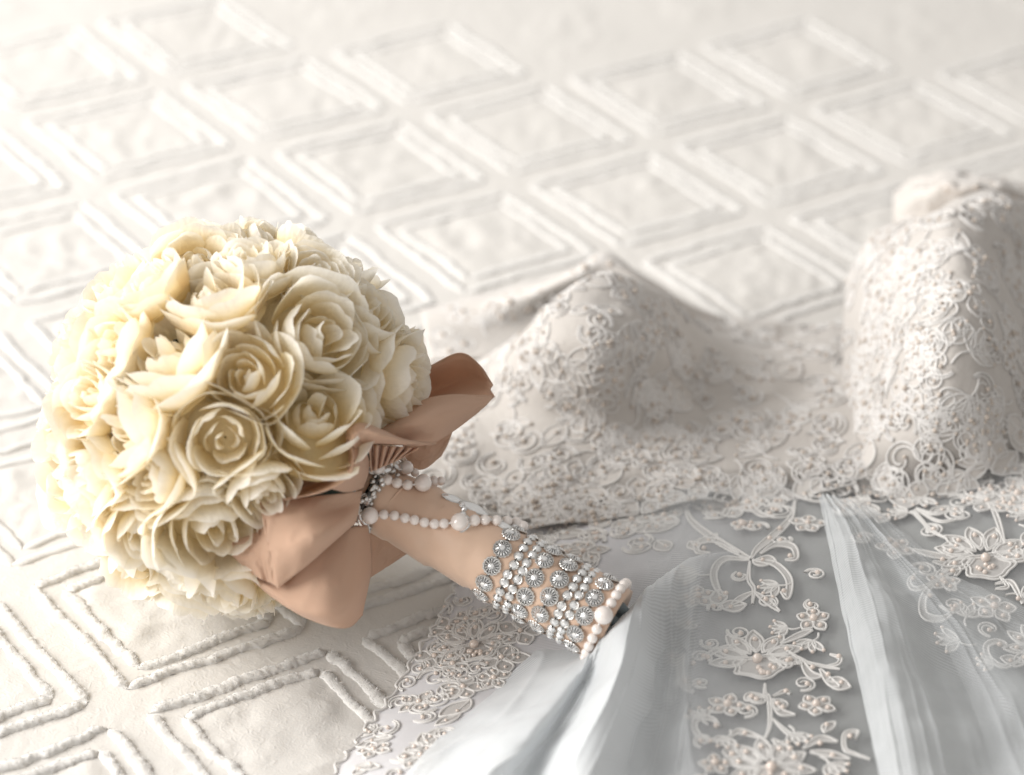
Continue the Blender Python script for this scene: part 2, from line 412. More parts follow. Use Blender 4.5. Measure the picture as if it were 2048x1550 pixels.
for i in range(90):                              # the far side of the ball
    zz = 1 - 2 * (i + .5) / 90; rr = math.sqrt(1 - zz * zz); n = np.array([rr * math.cos(i * gold), rr * math.sin(i * gold), zz])
    if n @ axis > .55 or BC[2] + n[2] * BR * .8 < .018: continue
    if min(math.acos(max(-1, min(1, n @ q))) for q in CEN) < .40: continue
    CEN.append(n); WID.append(90); RAD.append(BR * .30)
NR = len(CEN); cnt = NR - NS
for i in range(420):                             # small buds tucked into the gaps
    zz = 1 - 2 * (i + .5) / 420; rr = math.sqrt(1 - zz * zz); n = np.array([rr * math.cos(i * gold), rr * math.sin(i * gold), zz])
    if n @ axis > .50 or BC[2] + n[2] * BR * .8 < .016: continue
    if min(math.acos(max(-1, min(1, n @ q))) for q in CEN) < .285: continue
    CEN.append(n); WID.append(70); RAD.append(BR * .25)
NR = len(CEN); cnt = NR - NS
for u_, v_ in ((790, 880), (715, 945), (610, 1010), (600, 1110), (880, 800)):   # the ribbon side holds the petals back too
    CEN.append(on_ball(u_, v_, BR * .86)); WID.append(80); RAD.append(.02)
for i in range(NR):
    n = CEN[i]; nn = n + rng.normal(0, .24, 3); nn /= np.linalg.norm(nn)
    add_rose(i, BC + n * (BR - RAD[i] * .72), nn, RAD[i], i * 5 + 1, i < NS)

# ---- handle
hx = np.cross(HD, [0, 0, 1]); hx /= np.linalg.norm(hx); hy = np.cross(hx, HD)      # hx: sideways, hy: upwards
def axis_t(px):                                   # axis parameter whose image x is px
    ts = np.linspace(0, HL, 400); P = BC + HD * ts[:, None]; return float(np.interp(px, to_px(P)[0], ts))
T0, T1 = axis_t(655), HL
TC = axis_t(752)
TN = axis_t(735)
def hrad(t):
    s = np.clip((t - TN) / (T1 - TN), -.3, 1); return .0150 + .0021 * np.sin(np.clip(s, 0, 1) * math.pi / 2) ** .9
def hpt(t, a, lift=0.0):
    r = hrad(t) + lift; return BC + HD * t + (hx * math.cos(a) + hy * math.sin(a)) * r
nT, nA = 60, 48
P = []
for t in np.linspace(T0, T1 + .006, nT):
    for k in range(nA):
        a = 2 * math.pi * k / nA
        P.append(hpt(t, a, .0010 * ((t / .021 + a / 6.2832) % 1.0) + .0003 * math.sin(a * 2 + t * 160) + .0005 * float(vnoise(a * 1.5 + t * 90, t * 40, 77))))
Fc = grid_faces(nT, nA, True); P.append(BC + HD * (T1 + .003)); c = len(P) - 1
Fc += [((nT - 1) * nA + k, (nT - 1) * nA + (k + 1) % nA, c) for k in range(nA)]
part('wrapped_handle', P, Fc, M_wrap, bouquet)
for k in range(3):                                # wrap edges winding round the handle
    t0 = TN + .012 + k * .024; Q = [hpt(t0 + .020 * s / 6.28, s + k * 1.3, .0004) for s in np.linspace(0, 4.2, 30)]
    V, Fc = tube(Q, np.array([.0001 + .00045 * math.sin(math.pi * i / 29) for i in range(30)]), 5)
    part('wrap_fold', V, Fc, M_wrap, bouquet)
mb = MB()
for k in range(9):
    a = k * 2.4; r = .0036 * math.sqrt(k + .5); c = BC + HD * (T1 + .002) + hx * r * math.cos(a) + hy * r * math.sin(a)
    mb.add(*tube([c, c + HD * .004, c + HD * .007], np.array([.0028, .0026, .0014]), 8))
mb.build('cut_stems', [M_stem], bouquet)

# ---- rhinestone band
def stone_mesh():                                 # crown-cut stone in a scalloped setting, unit radius, axis +Z
    mb = MB(); n = 14
    ring = [(.82 + .0 * i, 0, 0) for i in range(n)]
    P = [((.90 + .10 * abs(math.cos(i * n / 2 * 2 * math.pi / (n * 6)))) * math.cos(i * 2 * math.pi / (n * 6)), (.90 + .10 * abs(math.cos(i * n / 2 * 2 * math.pi / (n * 6)))) * math.sin(i * 2 * math.pi / (n * 6)), .12) for i in range(n * 6)]
    mb.add(*tube(P, .10, 6, closed=True), 0)
    V = [(0, 0, .02)] + [(.9 * math.cos(2 * math.pi * i / 24), .9 * math.sin(2 * math.pi * i / 24), .02) for i in range(24)]
    mb.add(V, [(0, i + 1, (i + 1) % 24 + 1) for i in range(24)], 1)
    V = [(-.0, 0, .42)]; 
    for i in range(n):
        a = 2 * math.pi * i / n; h = math.pi / n * .60
        r0, r1 = .30, .84
        V2 = [(r0 * math.cos(a - h), r0 * math.sin(a - h), .46), (r0 * math.cos(a + h), r0 * math.sin(a + h), .40), (r1 * math.cos(a + h), r1 * math.sin(a + h), .12),
              (r1 * math.cos(a - h), r1 * math.sin(a - h), .12), (.58 * math.cos(a), .58 * math.sin(a), .40)]
        mb.add(V2, [(0, 1, 4), (1, 2, 4), (2, 3, 4), (3, 0, 4)], 2)
    V = [(0, 0, .50)] + [(.32 * math.cos(2 * math.pi * i / 7), .32 * math.sin(2 * math.pi * i / 7), .43 + .03 * (i % 2)) for i in range(7)]
    mb.add(V, [(0, i + 1, (i + 1) % 7 + 1) for i in range(7)], 2)
    return mesh('rhinestone', mb.V, mb.F, None, smooth=False, mats=[M_silver, M_silverdark, M_crystal], midx=mb.M)
def small_mesh():
    mb = MB(); mb.add(*tube([(math.cos(a), math.sin(a), .1) for a in np.linspace(0, 2 * math.pi, 13)[:-1]], .18, 5, closed=True), 0)
    n = 8; V = [(0, 0, .75)]
    for r, z, o in ((.5, .68, 0), (.95, .1, .5)):
        V += [(r * math.cos(2 * math.pi * (i + o) / n), r * math.sin(2 * math.pi * (i + o) / n), z) for i in range(n)]
    f = [(0, 1 + i, 1 + (i + 1) % n) for i in range(n)]
    for i in range(n): f += [(1 + i, 1 + n + i, 1 + (i + 1) % n), (1 + (i + 1) % n, 1 + n + i, 1 + n + (i + 1) % n)]
    mb.add(V, f, 2)
    mb.add([(.25, -1.0, .0), (.25, 1.0, .0), (-.25, 1.0, 0), (-.25, -1, 0)], [(0, 1, 2, 3)], 1)
    return mesh('small_rhinestone', mb.V, mb.F, None, smooth=False, mats=[M_silver, M_silverdark, M_crystal], midx=mb.M)
SM, SS = stone_mesh(), small_mesh()
px2m = depth(HE) / F
tp = lambda off: T1 - off
S_big, S_small = .0041, .0020
# band: fine chain rings carry the stones
band = bouquet
mbb = MB()
B0 = axis_t(1000); B1 = axis_t(1188)
span = B1 - B0
rings = [(B0 + span * f, big) for f, big in ((.0, 1), (.165, 0), (.265, 0), (.40, 1), (.595, 1), (.74, 0), (.835, 0), (.97, 1))]
for t, big in rings:
    mbb.add(*tube([hpt(t, a, .0008) for a in np.linspace(0, 2 * math.pi, 49)[:-1]], .0006, 5, closed=True))
bandpart = mbb.build('rhinestone_band', [M_silverdark], bouquet)
def on_handle(me, name, t, a, s, lift=.0006, parent=None, spin=None):
    n = hx * math.cos(a) + hy * math.sin(a); n = n - HD * .06; n /= np.linalg.norm(n)
    p = hpt(t, a, lift); x = HD - n * (HD @ n); x /= np.linalg.norm(x); y = np.cross(n, x)
    m = Matrix(((x[0], y[0], n[0], p[0]), (x[1], y[1], n[1], p[1]), (x[2], y[2], n[2], p[2]), (0, 0, 0, 1)))
    o = bpy.data.objects.new(name, me); col.objects.link(o)
    o.matrix_basis = m @ Matrix.Rotation(rng.uniform(0, 6.28) if spin is None else spin, 4, 'Z') @ Matrix.Scale(s, 4)
    o.parent = parent; o.matrix_parent_inverse = Matrix.Translation(-ORIG[bouquet.name])
    o.matrix_parent_inverse = Matrix.Identity(4)
    return o
# bandpart keeps world-space vertices: its own matrix_world is the identity
for ri, (t, big) in enumerate(rings):
    r = hrad(t); n = int(2 * math.pi * r / (.0086 if big else .0044))
    for k in range(n):
        a = 2 * math.pi * (k + (.5 if ri in (3, 6) else 0)) / n
        a += rng.normal(0, .015)
        o = on_handle(SM if big else SS, 'rhinestone' if big else 'small_rhinestone', t + rng.normal(0, .0002), a, S_big if big else S_small, parent=bandpart, spin=None if big else 0)

# ---- pearls, all on strands
PE = mesh('pearl', *sphere((0, 0, 0), 1, 20, 14), M_pearl)
def strand(pts, name='pearl_strand'):
    mb = MB(); mb.add(*tube(cr([p for p, r in pts], 40), .0006, 5))
    s = mb.build(name, [M_silver], bouquet)
    for p, r in pts:
        o = bpy.data.objects.new('pearl', PE); col.objects.link(o)
        o.matrix_basis = Matrix.Translation(Vector(p)) @ Matrix.Rotation(rng.uniform(0, 6), 4, 'X') @ Matrix.Scale(r, 4); o.parent = s
    return s
def on_cone(u, v, lift):                          # first hit of the view ray with the handle (or nearest pass)
    best = None
    for d in np.arange(BD - .16, BD + .05, .0004):
        p = at_d(u, v, d); t = (p - BC) @ HD; rr = np.linalg.norm(p - BC - HD * t) - hrad(t) - lift
        if rr < 0: return p
        if best is None or rr < best[0]: best = (rr, p)
    return best[1]
def pearls(lst): return [(on_cone(u, v, r * px2m * .95), r * px2m) for u, v, r in lst]
strand(pearls([(740, 1031, 18), (768, 1029, 10.5), (789, 1031, 10.5), (810, 1036, 10.5), (829, 1040, 10.5), (849, 1045, 10.5), (869, 1048, 10.5), (888, 1047, 10.5),
               (919, 1044, 18.5), (949, 1041, 12), (970, 1040, 11), (993, 1041, 11), (1014, 1042, 11), (1033, 1046, 12), (1046, 1052, 11)]))
strand(pearls([(757, 938, 14), (775, 960, 11), (794, 966, 11), (815, 970, 11), (846, 966, 18), (868, 963, 11), (882, 962, 9)]))
strand(pearls([(790, 928, 11), (812, 935, 15), (830, 945, 9)]))
endp = []
tE = T1 + .002
angs = np.linspace(R(-95), R(150), 24)
for k, a in enumerate(angs):
    endp.append([a, .0028])
P = []
a = R(165)
px_of = lambda a: to_px(hpt(tE, a, .003))
while a > R(-100):
    u_, v_ = px_of(a)
    big = abs(v_ - 1232) < 9 and u_ < 1215
    r = .0043 if big else .0024
    P.append((hpt(tE, a, r * .9), r)); a -= (r + (.0043 if abs(px_of(a - .25)[1] - 1232) < 9 and px_of(a - .25)[0] < 1215 else .0024)) / (hrad(tE) + .002) * (1.0)
strand(P)

# ---- jewelled collar round the neck and the small marquise clasp
mb = MB()
mb.add(*tube([hpt(TC, a, .0012) for a in np.linspace(0, 2 * math.pi, 41)[:-1]], .0022, 6, closed=True))
collar = mb.build('jewelled_collar', [M_silverdark], bouquet)
BALL = mesh('silver_bead', *sphere((0, 0, 0), 1, 10, 7), M_silver)
for k in range(190):
    a = rng.uniform(0, 6.28); t = TC + rng.normal(0, .0026)
    o = on_handle(BALL if rng.random() < .5 else SS, 'collar_bead', t, a, rng.uniform(.0010, .0018), lift=.0024, parent=collar)
def marquise_mesh():
    V = [(0, 0, .55)]; n = 12
    for sc_, z in ((.5, .5), (1, .1)):
        for i in range(n):
            a = 2 * math.pi * i / n; c = math.cos(a); V.append((sc_ * 2.0 * c, sc_ * .8 * math.sin(a) * (1 - .35 * c * c), z))
    f = [(0, 1 + i, 1 + (i + 1) % n) for i in range(n)]
    for i in range(n): f.append((1 + i, 1 + n + i, 1 + n + (i + 1) % n, 1 + (i + 1) % n))
    mb = MB(); mb.add(V, f, 1); mb.add(*tube([V[1 + n + i] for i in range(n)], .13, 5, closed=True), 0)
    return mesh('marquise_stone', mb.V, mb.F, None, smooth=False, mats=[M_silver, M_crystal], midx=mb.M)
MQ = marquise_mesh()
def place_px(me, name, u, v, s, rot, parent, lift=.001):
    p = on_cone(u, v, lift); t = (p - BC) @ HD; n = p - BC - HD * t; n /= np.linalg.norm(n)
    n2 = n - .35 * FW; n2 /= np.linalg.norm(n2); x = HD - n2 * (HD @ n2); x /= np.linalg.norm(x); y = np.cross(n2, x)
    m = Matrix(((x[0], y[0], n2[0], p[0]), (x[1], y[1], n2[1], p[1]), (x[2], y[2], n2[2], p[2]), (0, 0, 0, 1)))
    o = bpy.data.objects.new(name, me); col.objects.link(o); o.parent = parent
    o.matrix_basis = m @ Matrix.Rotation(rot, 4, 'Z') @ Matrix.Scale(s, 4); return o
mb = MB(); mb.add(*tube(cr([on_cone(u, v, .0006) for u, v in ((893, 990), (925, 1012), (955, 1024), (985, 1040), (1020, 1055))], 24), .0007, 5))
clasp = mb.build('jewelled_clasp', [M_silver], bouquet)
for u, v, s, r in ((905, 998, .0026, .25), (948, 1018, .0036, .15), (1008, 1052, .0025, .1), (932, 1052, .002, 1.4)):
    place_px(MQ, 'marquise_stone', u, v, s, r, clasp)
for u, v in ((924, 1010), (928, 1018), (926, 1028), (932, 1036)): place_px(SS, 'small_rhinestone', u, v, .0013, 0, clasp, .0014)
# crown points of the collar
for u, v, rot in ((800, 915, 2.6), (785, 925, 2.9), (720, 1055, -2.6), (708, 1042, -2.9), (726, 1046, 2.4), (760, 940, .6)):
    place_px(MQ, 'crown_point', u, v, .0030, rot, collar, .003)

# ---- ribbon loops
ND = depth(BC + HD * TN)
def rb(u, v, o):                                  # ribbon point; it cannot sink into the bed
    p = at_d(u, v, ND + o); return p if p[2] > .004 else at_h(u, v, .004)
def sheet(name, rows, m, parent, nv=34, nu=46, thick=.0005, f=rb, hems=()):
    G = net([[f(*p) for p in r] for r in rows], nv, nu)
    sd = int(rng.integers(1e5)); a_, b_ = np.meshgrid(np.linspace(0, 5, nu), np.linspace(0, 3, nv))
    G = G - FW * (.0018 * vnoise(a_ * .8, b_ * .7, sd) + .0008 * (1 - np.abs(vnoise(a_ * 1.6 + b_, b_ * 1.9, sd + 1))) ** 3)[..., None]
    V = G.reshape(-1, 3)
    o = part(name, V, grid_faces(nv, nu), m, parent)
    md = o.modifiers.new('cloth thickness', 'SOLIDIFY'); md.thickness = thick; md.offset = 0
    for row in hems:                              # rolled hem along the ribbon's edge
        V, Fc = tube(G[row] if row != 'end' else G[:, -1], .00042, 6)
        h = part('rolled_hem', V, Fc, m, o); h.matrix_parent_inverse = Matrix.Identity(4)
    return o, G
RIB = [
 ([[(770, 770, .030), (850, 738, .034), (918, 707, .032), (958, 730, .030), (985, 770, .026)],
  [(775, 810, .040), (850, 790, .050), (915, 765, .046), (960, 762, .036), (980, 779, .024)],
  [(775, 860, .010), (850, 830, .016), (915, 812, .020), (960, 800, .022), (988, 793, .022)]], (0, 'end')),
 ([[(800, 832, -.004), (850, 800, -.002), (905, 790, .002), (950, 792, .008), (988, 793, .022)],
  [(752, 868, -.026), (820, 845, -.032), (880, 832, -.026), (930, 824, -.006), (972, 810, .016)],
  [(742, 886, -.020), (800, 889, -.024), (858, 887, -.018), (905, 862, -.002), (958, 822, .018)]], (0, -1)),
 ([[(692, 876, -.056), (698, 858, -.056), (722, 847, -.055), (762, 860, -.050), (812, 880, -.040), (872, 886, -.022)],
  [(704, 886, -.061), (714, 870, -.064), (738, 866, -.063), (775, 874, -.058), (815, 884, -.046), (868, 888, -.026)],
  [(709, 902, -.050), (722, 889, -.048), (745, 886, -.046), (778, 887, -.042), (815, 889, -.036), (862, 889, -.024)]], (0,)),
 ([[(690, 862, -.045), (660, 900, -.046), (612, 942, -.048), (562, 982, -.050), (522, 1001, -.055)],
  [(692, 868, -.048), (682, 915, -.038), (650, 955, -.040), (598, 985, -.047), (530, 1003, -.056)],
  [(692, 874, -.056), (706, 912, -.059), (697, 952, -.060), (642, 984, -.062), (535, 1005, -.061)]], (-1,)),
 ([[(692, 874, -.056), (706, 912, -.059), (697, 952, -.060), (664, 978, -.061)],
  [(708, 884, -.050), (722, 915, -.046), (716, 952, -.042), (694, 984, -.042)],
  [(722, 890, -.040), (736, 915, -.032), (736, 945, -.026), (726, 975, -.024)]], ()),
 ([[(522, 1003, -.057), (600, 996, -.050), (670, 988, -.044), (724, 982, -.026)],
  [(529, 1050, -.061), (600, 1040, -.062), (662, 1020, -.046), (720, 1002, -.028)],
  [(540, 1110, -.060), (605, 1088, -.068), (665, 1058, -.060), (716, 1026, -.030)],
  [(556, 1176, -.050), (612, 1132, -.058), (662, 1088, -.052), (710, 1046, -.030)]], ()),
 ([[(440, 1090, -.040), (480, 1078, -.046), (515, 1062, -.050), (530, 1040, -.052)],
  [(470, 1115, -.042), (505, 1110, -.048), (532, 1100, -.054), (542, 1085, -.056)],
  [(500, 1145, -.040), (528, 1160, -.046), (545, 1168, -.048), (556, 1174, -.050)]], ()),
 ([[(455, 1105, -.034), (540, 1150, -.036), (620, 1110, -.036), (690, 1060, -.028), (738, 1050, -.014)],
  [(490, 1145, -.034), (560, 1185, -.046), (640, 1165, -.050), (700, 1120, -.036), (742, 1095, -.012)],
  [(530, 1182, -.032), (590, 1220, -.046), (660, 1222, -.052), (715, 1180, -.036), (742, 1140, -.010)],
  [(565, 1207, -.028), (610, 1234, -.036), (665, 1252, -.038), (700, 1252, -.032), (724, 1230, -.016)]], (-1,)),
 ([[(800, 880, .010), (850, 880, .016), (905, 862, .022)], [(810, 905, .012), (855, 910, .020), (895, 888, .028)], [(800, 930, .018), (845, 938, .028), (882, 912, .036)]], ()),
 ([[(735, 1062, .004), (790, 1078, .020), (835, 1094, .034)], [(738, 1105, .008), (775, 1110, .024), (815, 1106, .036)], [(740, 1155, .012), (770, 1136, .026), (800, 1116, .036)]], ()),
]
for rows, hm in RIB: sheet('ribbon_loop', rows, M_ribbon, bouquet, hems=hm)
# the free side of the big loop carries its own hem
V, Fc = tube(cr([rb(*p) for p in ((522, 1003, -.0575), (529, 1050, -.0615), (540, 1110, -.0605), (556, 1176, -.0505))], 40), .00045, 6)
part('rolled_hem', V, Fc, M_ribbon, bouquet)
# pleats gathered under the jewelled collar
rows = []
for k, f in enumerate((0, .5, 1)):
    r = []
    for q in range(13):
        s = q / 12; top = (738 + 100 * s, 888 + 8 * s); bot = (742 + 58 * s, 944 - 26 * s)
        r.append((top[0] * (1 - f) + bot[0] * f, top[1] * (1 - f) + bot[1] * f, (.005 if q % 2 else -.005) * (1 - .6 * f) - .034 + .010 * f))
    rows.append(r)
sheet('gathered_pleats', rows, M_ribbon, bouquet, 14, 61)

# ------------------------------------------------------------------ wedding dress
dfoot = at_h(1500, 1000, 0)
dress = empty('wedding_dress', Vector(dfoot), 'white beaded lace wedding dress with tulle skirt spread across the bed', 'dress')
SURF = {}
def cloth(name, rows, m, nv, nu, wrinkle=0.0, thread=(0, 1), register=None, thick=0, freq=22, tf=3600, dens=None, relief=0, fade=0, crease=0, cfreq=9):
    G = net([[at_h(*p) for p in r] for r in rows], nv, nu)
    if wrinkle:
        G[..., 2] += wrinkle * fbm(G[..., 0] * freq, G[..., 1] * freq, 41, 3)
    if crease:                                    # fine creases that run along the gathers
        a_, b_ = np.meshgrid(np.linspace(0, cfreq, nu), np.linspace(0, 2.2, nv)); k_ = int(rng.integers(1e5))
        G[..., 2] += crease * ((1 - np.abs(vnoise(a_ + .8 * vnoise(a_ * .4, b_, k_ + 3), b_ * .8, k_))) ** 4 + .5 * (1 - np.abs(vnoise(a_ * 2.3 + b_, b_ * 1.1, k_ + 1))) ** 4)
    if relief:                                    # all-over embroidery standing proud of the net
        x, y = G[..., 0], G[..., 1] + G[..., 2]
        wx = .35 * vnoise(x * 60, y * 60, 71); wy = .35 * vnoise(x * 60, y * 60, 73)
        rg = 1 - np.abs(vnoise(x * 95 + wx, y * 95 + wy, 75)) * 2.2
        G[..., 2] += relief * np.clip(rg, 0, 1) ** 1.5
    V = G.reshape(-1, 3)
    dn = np.ones(len(V)) if dens is None else np.tile(cr(np.array(dens, float), nu), (nv, 1)).reshape(-1)
    if fade: dn = dn * np.repeat(np.clip(np.linspace(0, 1, nv) / fade, 0, 1) ** 1.5, nu)
    th = (V[:, 0] * thread[0] + V[:, 1] * thread[1]) * tf + 2.0 * fbm(V[:, 0] * 14, V[:, 1] * 14, 5, 2)
    o = part(name, V, grid_faces(nv, nu), m, dress, attr={'thread': th, 'dens': np.clip(dn, 0, 1)})
    if thick: md = o.modifiers.new('cloth thickness', 'SOLIDIFY'); md.thickness = thick; md.offset = -1
    if register: SURF[register] = BVHTree.FromPolygons([Vector(p) for p in V], grid_faces(nv, nu))
    return o, G
back = [  # lace back panel showing behind the left cup
 [(840, 625, .004), (950, 596, .012), (1080, 560, .030), (1160, 528, .044), (1214, 504, .052), (1285, 550, .044), (1370, 606, .026), (1450, 640, .012)],
 [(845, 640, .008), (955, 614, .018), (1085, 578, .034), (1160, 545, .046), (1214, 524, .052), (1285, 565, .044), (1370, 616, .026), (1450, 645, .014)],
 [(850, 680, .010), (965, 665, .012), (1090, 620, .018), (1165, 590, .030), (1214, 580, .036), (1290, 610, .030), (1375, 640, .018), (1455, 660, .012)],
 [(860, 720, .006), (975, 715, .008), (1100, 680, .010), (1170, 660, .010), (1214, 650, .010), (1300, 660, .010), (1380, 670, .008), (1460, 680, .006)]]
cloth('back_panel', back, M_bodice, 30, 70, .002, register='back', thick=.001)
bod = [
 [(840, 1090, .000), (960, 1085, .002), (1060, 1068, .006), (1130, 1056, .010), (1210, 1040, .015), (1300, 1026, .020), (1400, 1008, .0235), (1500, 1000, .026), (1600, 990, .028), (1700, 975, .030), (1800, 965, .032)],
 [(840, 980, .004), (960, 960, .010), (1060, 945, .018), (1130, 940, .022), (1210, 935, .025), (1300, 925, .028), (1400, 918, .030), (1500, 910, .032), (1600, 905, .034), (1700, 895, .036), (1800, 885, .038)],
 [(845, 860, .006), (960, 850, .016), (1060, 840, .027), (1130, 835, .033), (1210, 830, .038), (1300, 825, .036), (1400, 820, .032), (1490, 800, .034), (1600, 815, .032), (1700, 810, .036), (1800, 805, .040)],
 [(850, 780, .008), (955, 775, .020), (1045, 762, .040), (1130, 752, .054), (1210, 750, .060), (1300, 752, .050), (1400, 768, .034), (1510, 770, .036), (1600, 770, .030), (1700, 765, .034), (1800, 760, .038)],
 [(855, 735, .006), (955, 740, .016), (1030, 715, .046), (1120, 675, .072), (1210, 662, .079), (1300, 675, .069), (1400, 712, .040), (1500, 722, .030), (1600, 722, .026), (1700, 720, .032), (1800, 715, .038)],
 [(860, 715, .004), (958, 722, .010), (1026, 690, .046), (1105, 610, .078), (1208, 562, .086), (1310, 600, .068), (1400, 662, .034), (1500, 678, .022), (1600, 678, .020), (1700, 676, .028), (1800, 672, .034)],
 [(862, 706, .002), (960, 714, .006), (1030, 676, .044), (1108, 592, .076), (1208, 546, .086), (1314, 588, .058), (1404, 640, .024), (1500, 652, .014), (1600, 652, .012), (1700, 650, .020), (1800, 648, .026)],
 [(864, 704, .000), (962, 712, .000), (1040, 684, .030), (1118, 606, .060), (1210, 562, .070), (1318, 600, .046), (1408, 646, .010), (1500, 650, .004), (1600, 650, .003), (1700, 648, .004), (1800, 646, .006)]]
bod = [r + [(2000, r[-1][1] - 18, r[-1][2] + .003), (2200, r[-1][1] - 40, r[-1][2])] for r in bod]   # on under the right cup
cloth('bodice', bod, M_bodnet, 220, 300, .0035, register='bodice', thick=.001, relief=.0003, fade=.16)
cup_h = [  # left outline px, row px at the crest, height at the outline and the crest
 (1670, 1000, 985, .026, .036), (1688, 905, 890, .028, .058), (1686, 800, 788, .030, .084), (1684, 705, 690, .036, .104), (1688, 610, 580, .044, .118), (1706, 530, 475, .056, .124), (1742, 470, 400, .064, .112)]
prof = [(0, 0), (.05, .24), (.12, .48), (.20, .70), (.28, .87), (.36, .97), (.44, .98), (.54, .88), (.66, .62), (.81, .34), (1.0, .08)]
cup = []
for ul, vl, vc, h0, h1 in cup_h:
    cup.append([(ul + (2240 - ul) * x, (vl + (vc - vl) * min(1, x / .36)), h0 + (h1 - h0) * p) for x, p in prof])
cup.append([(u, v + 10, h * .4) for u, v, h in cup[-1]])
cloth('bodice_cup', cup, M_bodnet, 200, 180, .0050, register='cup', thick=.001, freq=24, relief=.0002, fade=.26)
back2 = [
 [(1790, 390, .050), (1830, 362, .070), (1900, 356, .085), (2000, 362, .085), (2100, 380, .075), (2200, 400, .06)],
 [(1790, 410, .060), (1835, 385, .085), (1905, 378, .100), (2000, 386, .098), (2100, 402, .085), (2200, 420, .06)],
 [(1790, 450, .050), (1840, 430, .070), (1910, 425, .080), (2000, 430, .078), (2100, 445, .07), (2200, 460, .05)]]
cloth('back_panel', back2, M_bodice, 90, 160, .003, register='back2', thick=.001, freq=55, relief=.0008)
skirt = [
 [(960, 1080, .000), (1080, 1050, .004), (1200, 1010, .012), (1350, 985, .018), (1500, 970, .022), (1650, 955, .024), (1800, 940, .028), (1950, 920, .036), (2150, 890, .040), (2350, 870, .03)],
 [(925, 1155, .001), (1040, 1145, .006), (1180, 1120, .014), (1330, 1100, .024), (1480, 1090, .030), (1640, 1080, .034), (1800, 1070, .036), (1950, 1055, .040), (2150, 1030, .042), (2350, 1000, .03)],
 [(870, 1260, .001), (980, 1280, .007), (1130, 1290, .012), (1290, 1265, .026), (1450, 1245, .032), (1640, 1240, .036), (1800, 1230, .038), (1950, 1210, .038), (2150, 1190, .036), (2350, 1150, .03)],
 [(775, 1395, .001), (890, 1410, .009), (1050, 1420, .018), (1230, 1405, .030), (1430, 1395, .034), (1640, 1390, .036), (1800, 1380, .036), (1960, 1370, .036), (2160, 1350, .034), (2350, 1330, .03)],
 [(690, 1515, .001), (820, 1525, .010), (1000, 1530, .022), (1200, 1530, .032), (1420, 1530, .034), (1640, 1530, .036), (1800, 1530, .036), (1960, 1530, .036), (2160, 1530, .034), (2350, 1530, .03)],
 [(600, 1680, .001), (750, 1690, .010), (950, 1700, .022), (1180, 1700, .032), (1420, 1700, .034), (1640, 1700, .036), (1800, 1700, .036), (1960, 1700, .036), (2160, 1700, .034), (2350, 1700, .03)]]
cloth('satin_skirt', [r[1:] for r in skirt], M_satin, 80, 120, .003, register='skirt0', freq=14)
up = lambda rows, d: [[(u, v, h + d) for u, v, h in r] for r in rows]
_, G = cloth('lace_overskirt', up(skirt, .003), M_edge, 80, 120, .003, (.5, .85), register='skirt', freq=14, dens=[.95, .92, .8, .55, .22, .12, .10, .12, .16, .2])
# folds of tulle over the lace
fold_r = [
 [(1636, 1006, .034), (1648, 1004, .036), (1662, 1006, .034), (1680, 1012, .032)],
 [(1650, 1070, .040), (1690, 1062, .050), (1725, 1066, .046), (1770, 1082, .040)],
 [(1676, 1180, .044), (1730, 1165, .058), (1800, 1165, .050), (1880, 1200, .044)],
 [(1700, 1290, .046), (1765, 1275, .062), (1850, 1280, .050), (1985, 1320, .046)],
 [(1728, 1420, .046), (1800, 1405, .060), (1910, 1410, .050), (2100, 1440, .046)],
 [(1756, 1560, .046), (1840, 1550, .060), (1970, 1550, .050), (2200, 1560, .046)],
 [(1786, 1700, .044), (1880, 1700, .060), (2030, 1700, .050), (2300, 1700, .046)]]
cloth('tulle_fold', fold_r, M_tulle, 140, 120, .003, (.35, .94), freq=26, dens=[.46, .40, .28, .18], crease=.0018, cfreq=6)
fold_r2 = [
 [(1662, 1010, .034), (1690, 1010, .034), (1720, 1016, .034), (1750, 1024, .034)],
 [(1760, 1110, .046), (1800, 1120, .050), (1840, 1130, .046), (1900, 1140, .044)],
 [(1850, 1240, .050), (1910, 1240, .056), (1980, 1230, .050), (2060, 1225, .046)],
 [(1930, 1370, .050), (2010, 1360, .058), (2090, 1345, .052), (2200, 1330, .046)],
 [(1980, 1540, .050), (2080, 1530, .056), (2180, 1520, .052), (2300, 1500, .046)],
 [(2010, 1700, .050), (2120, 1700, .056), (2230, 1700, .052), (2380, 1700, .046)]]
cloth('tulle_fold', fold_r2, M_tulle, 120, 100, .003, (.5, .85), freq=26, dens=[.08, .28, .28, .2], crease=.0018, cfreq=5)
fold_l = [
 [(1080, 1300, .006), (1172, 1296, .018), (1218, 1252, .028), (1266, 1205, .034), (1330, 1150, .034), (1420, 1110, .034), (1500, 1110, .036)],
 [(1060, 1318, .012), (1164, 1322, .036), (1204, 1278, .048), (1256, 1224, .058), (1322, 1166, .052), (1414, 1126, .044), (1500, 1130, .040)],
 [(960, 1400, .014), (1108, 1392, .040), (1166, 1376, .034), (1240, 1336, .056), (1330, 1290, .042), (1410, 1270, .044), (1490, 1260, .040)],
 [(890, 1465, .016), (1045, 1472, .044), (1116, 1458, .034), (1206, 1436, .056), (1320, 1410, .040), (1400, 1400, .044), (1480, 1400, .040)],
 [(800, 1575, .016), (962, 1570, .044), (1052, 1565, .032), (1160, 1560, .054), (1300, 1560, .038), (1390, 1560, .044), (1480, 1560, .040)],
 [(720, 1700, .016), (890, 1700, .044), (1000, 1700, .032), (1120, 1700, .054), (1290, 1700, .038), (1390, 1700, .044), (1480, 1700, .040)]]
cloth('tulle_fold', fold_l, M_tulle, 160, 220, .002, (.55, -.83), freq=30, dens=[.6, .95, .9, .95, .55, .2, .0], crease=.0018, cfreq=9)

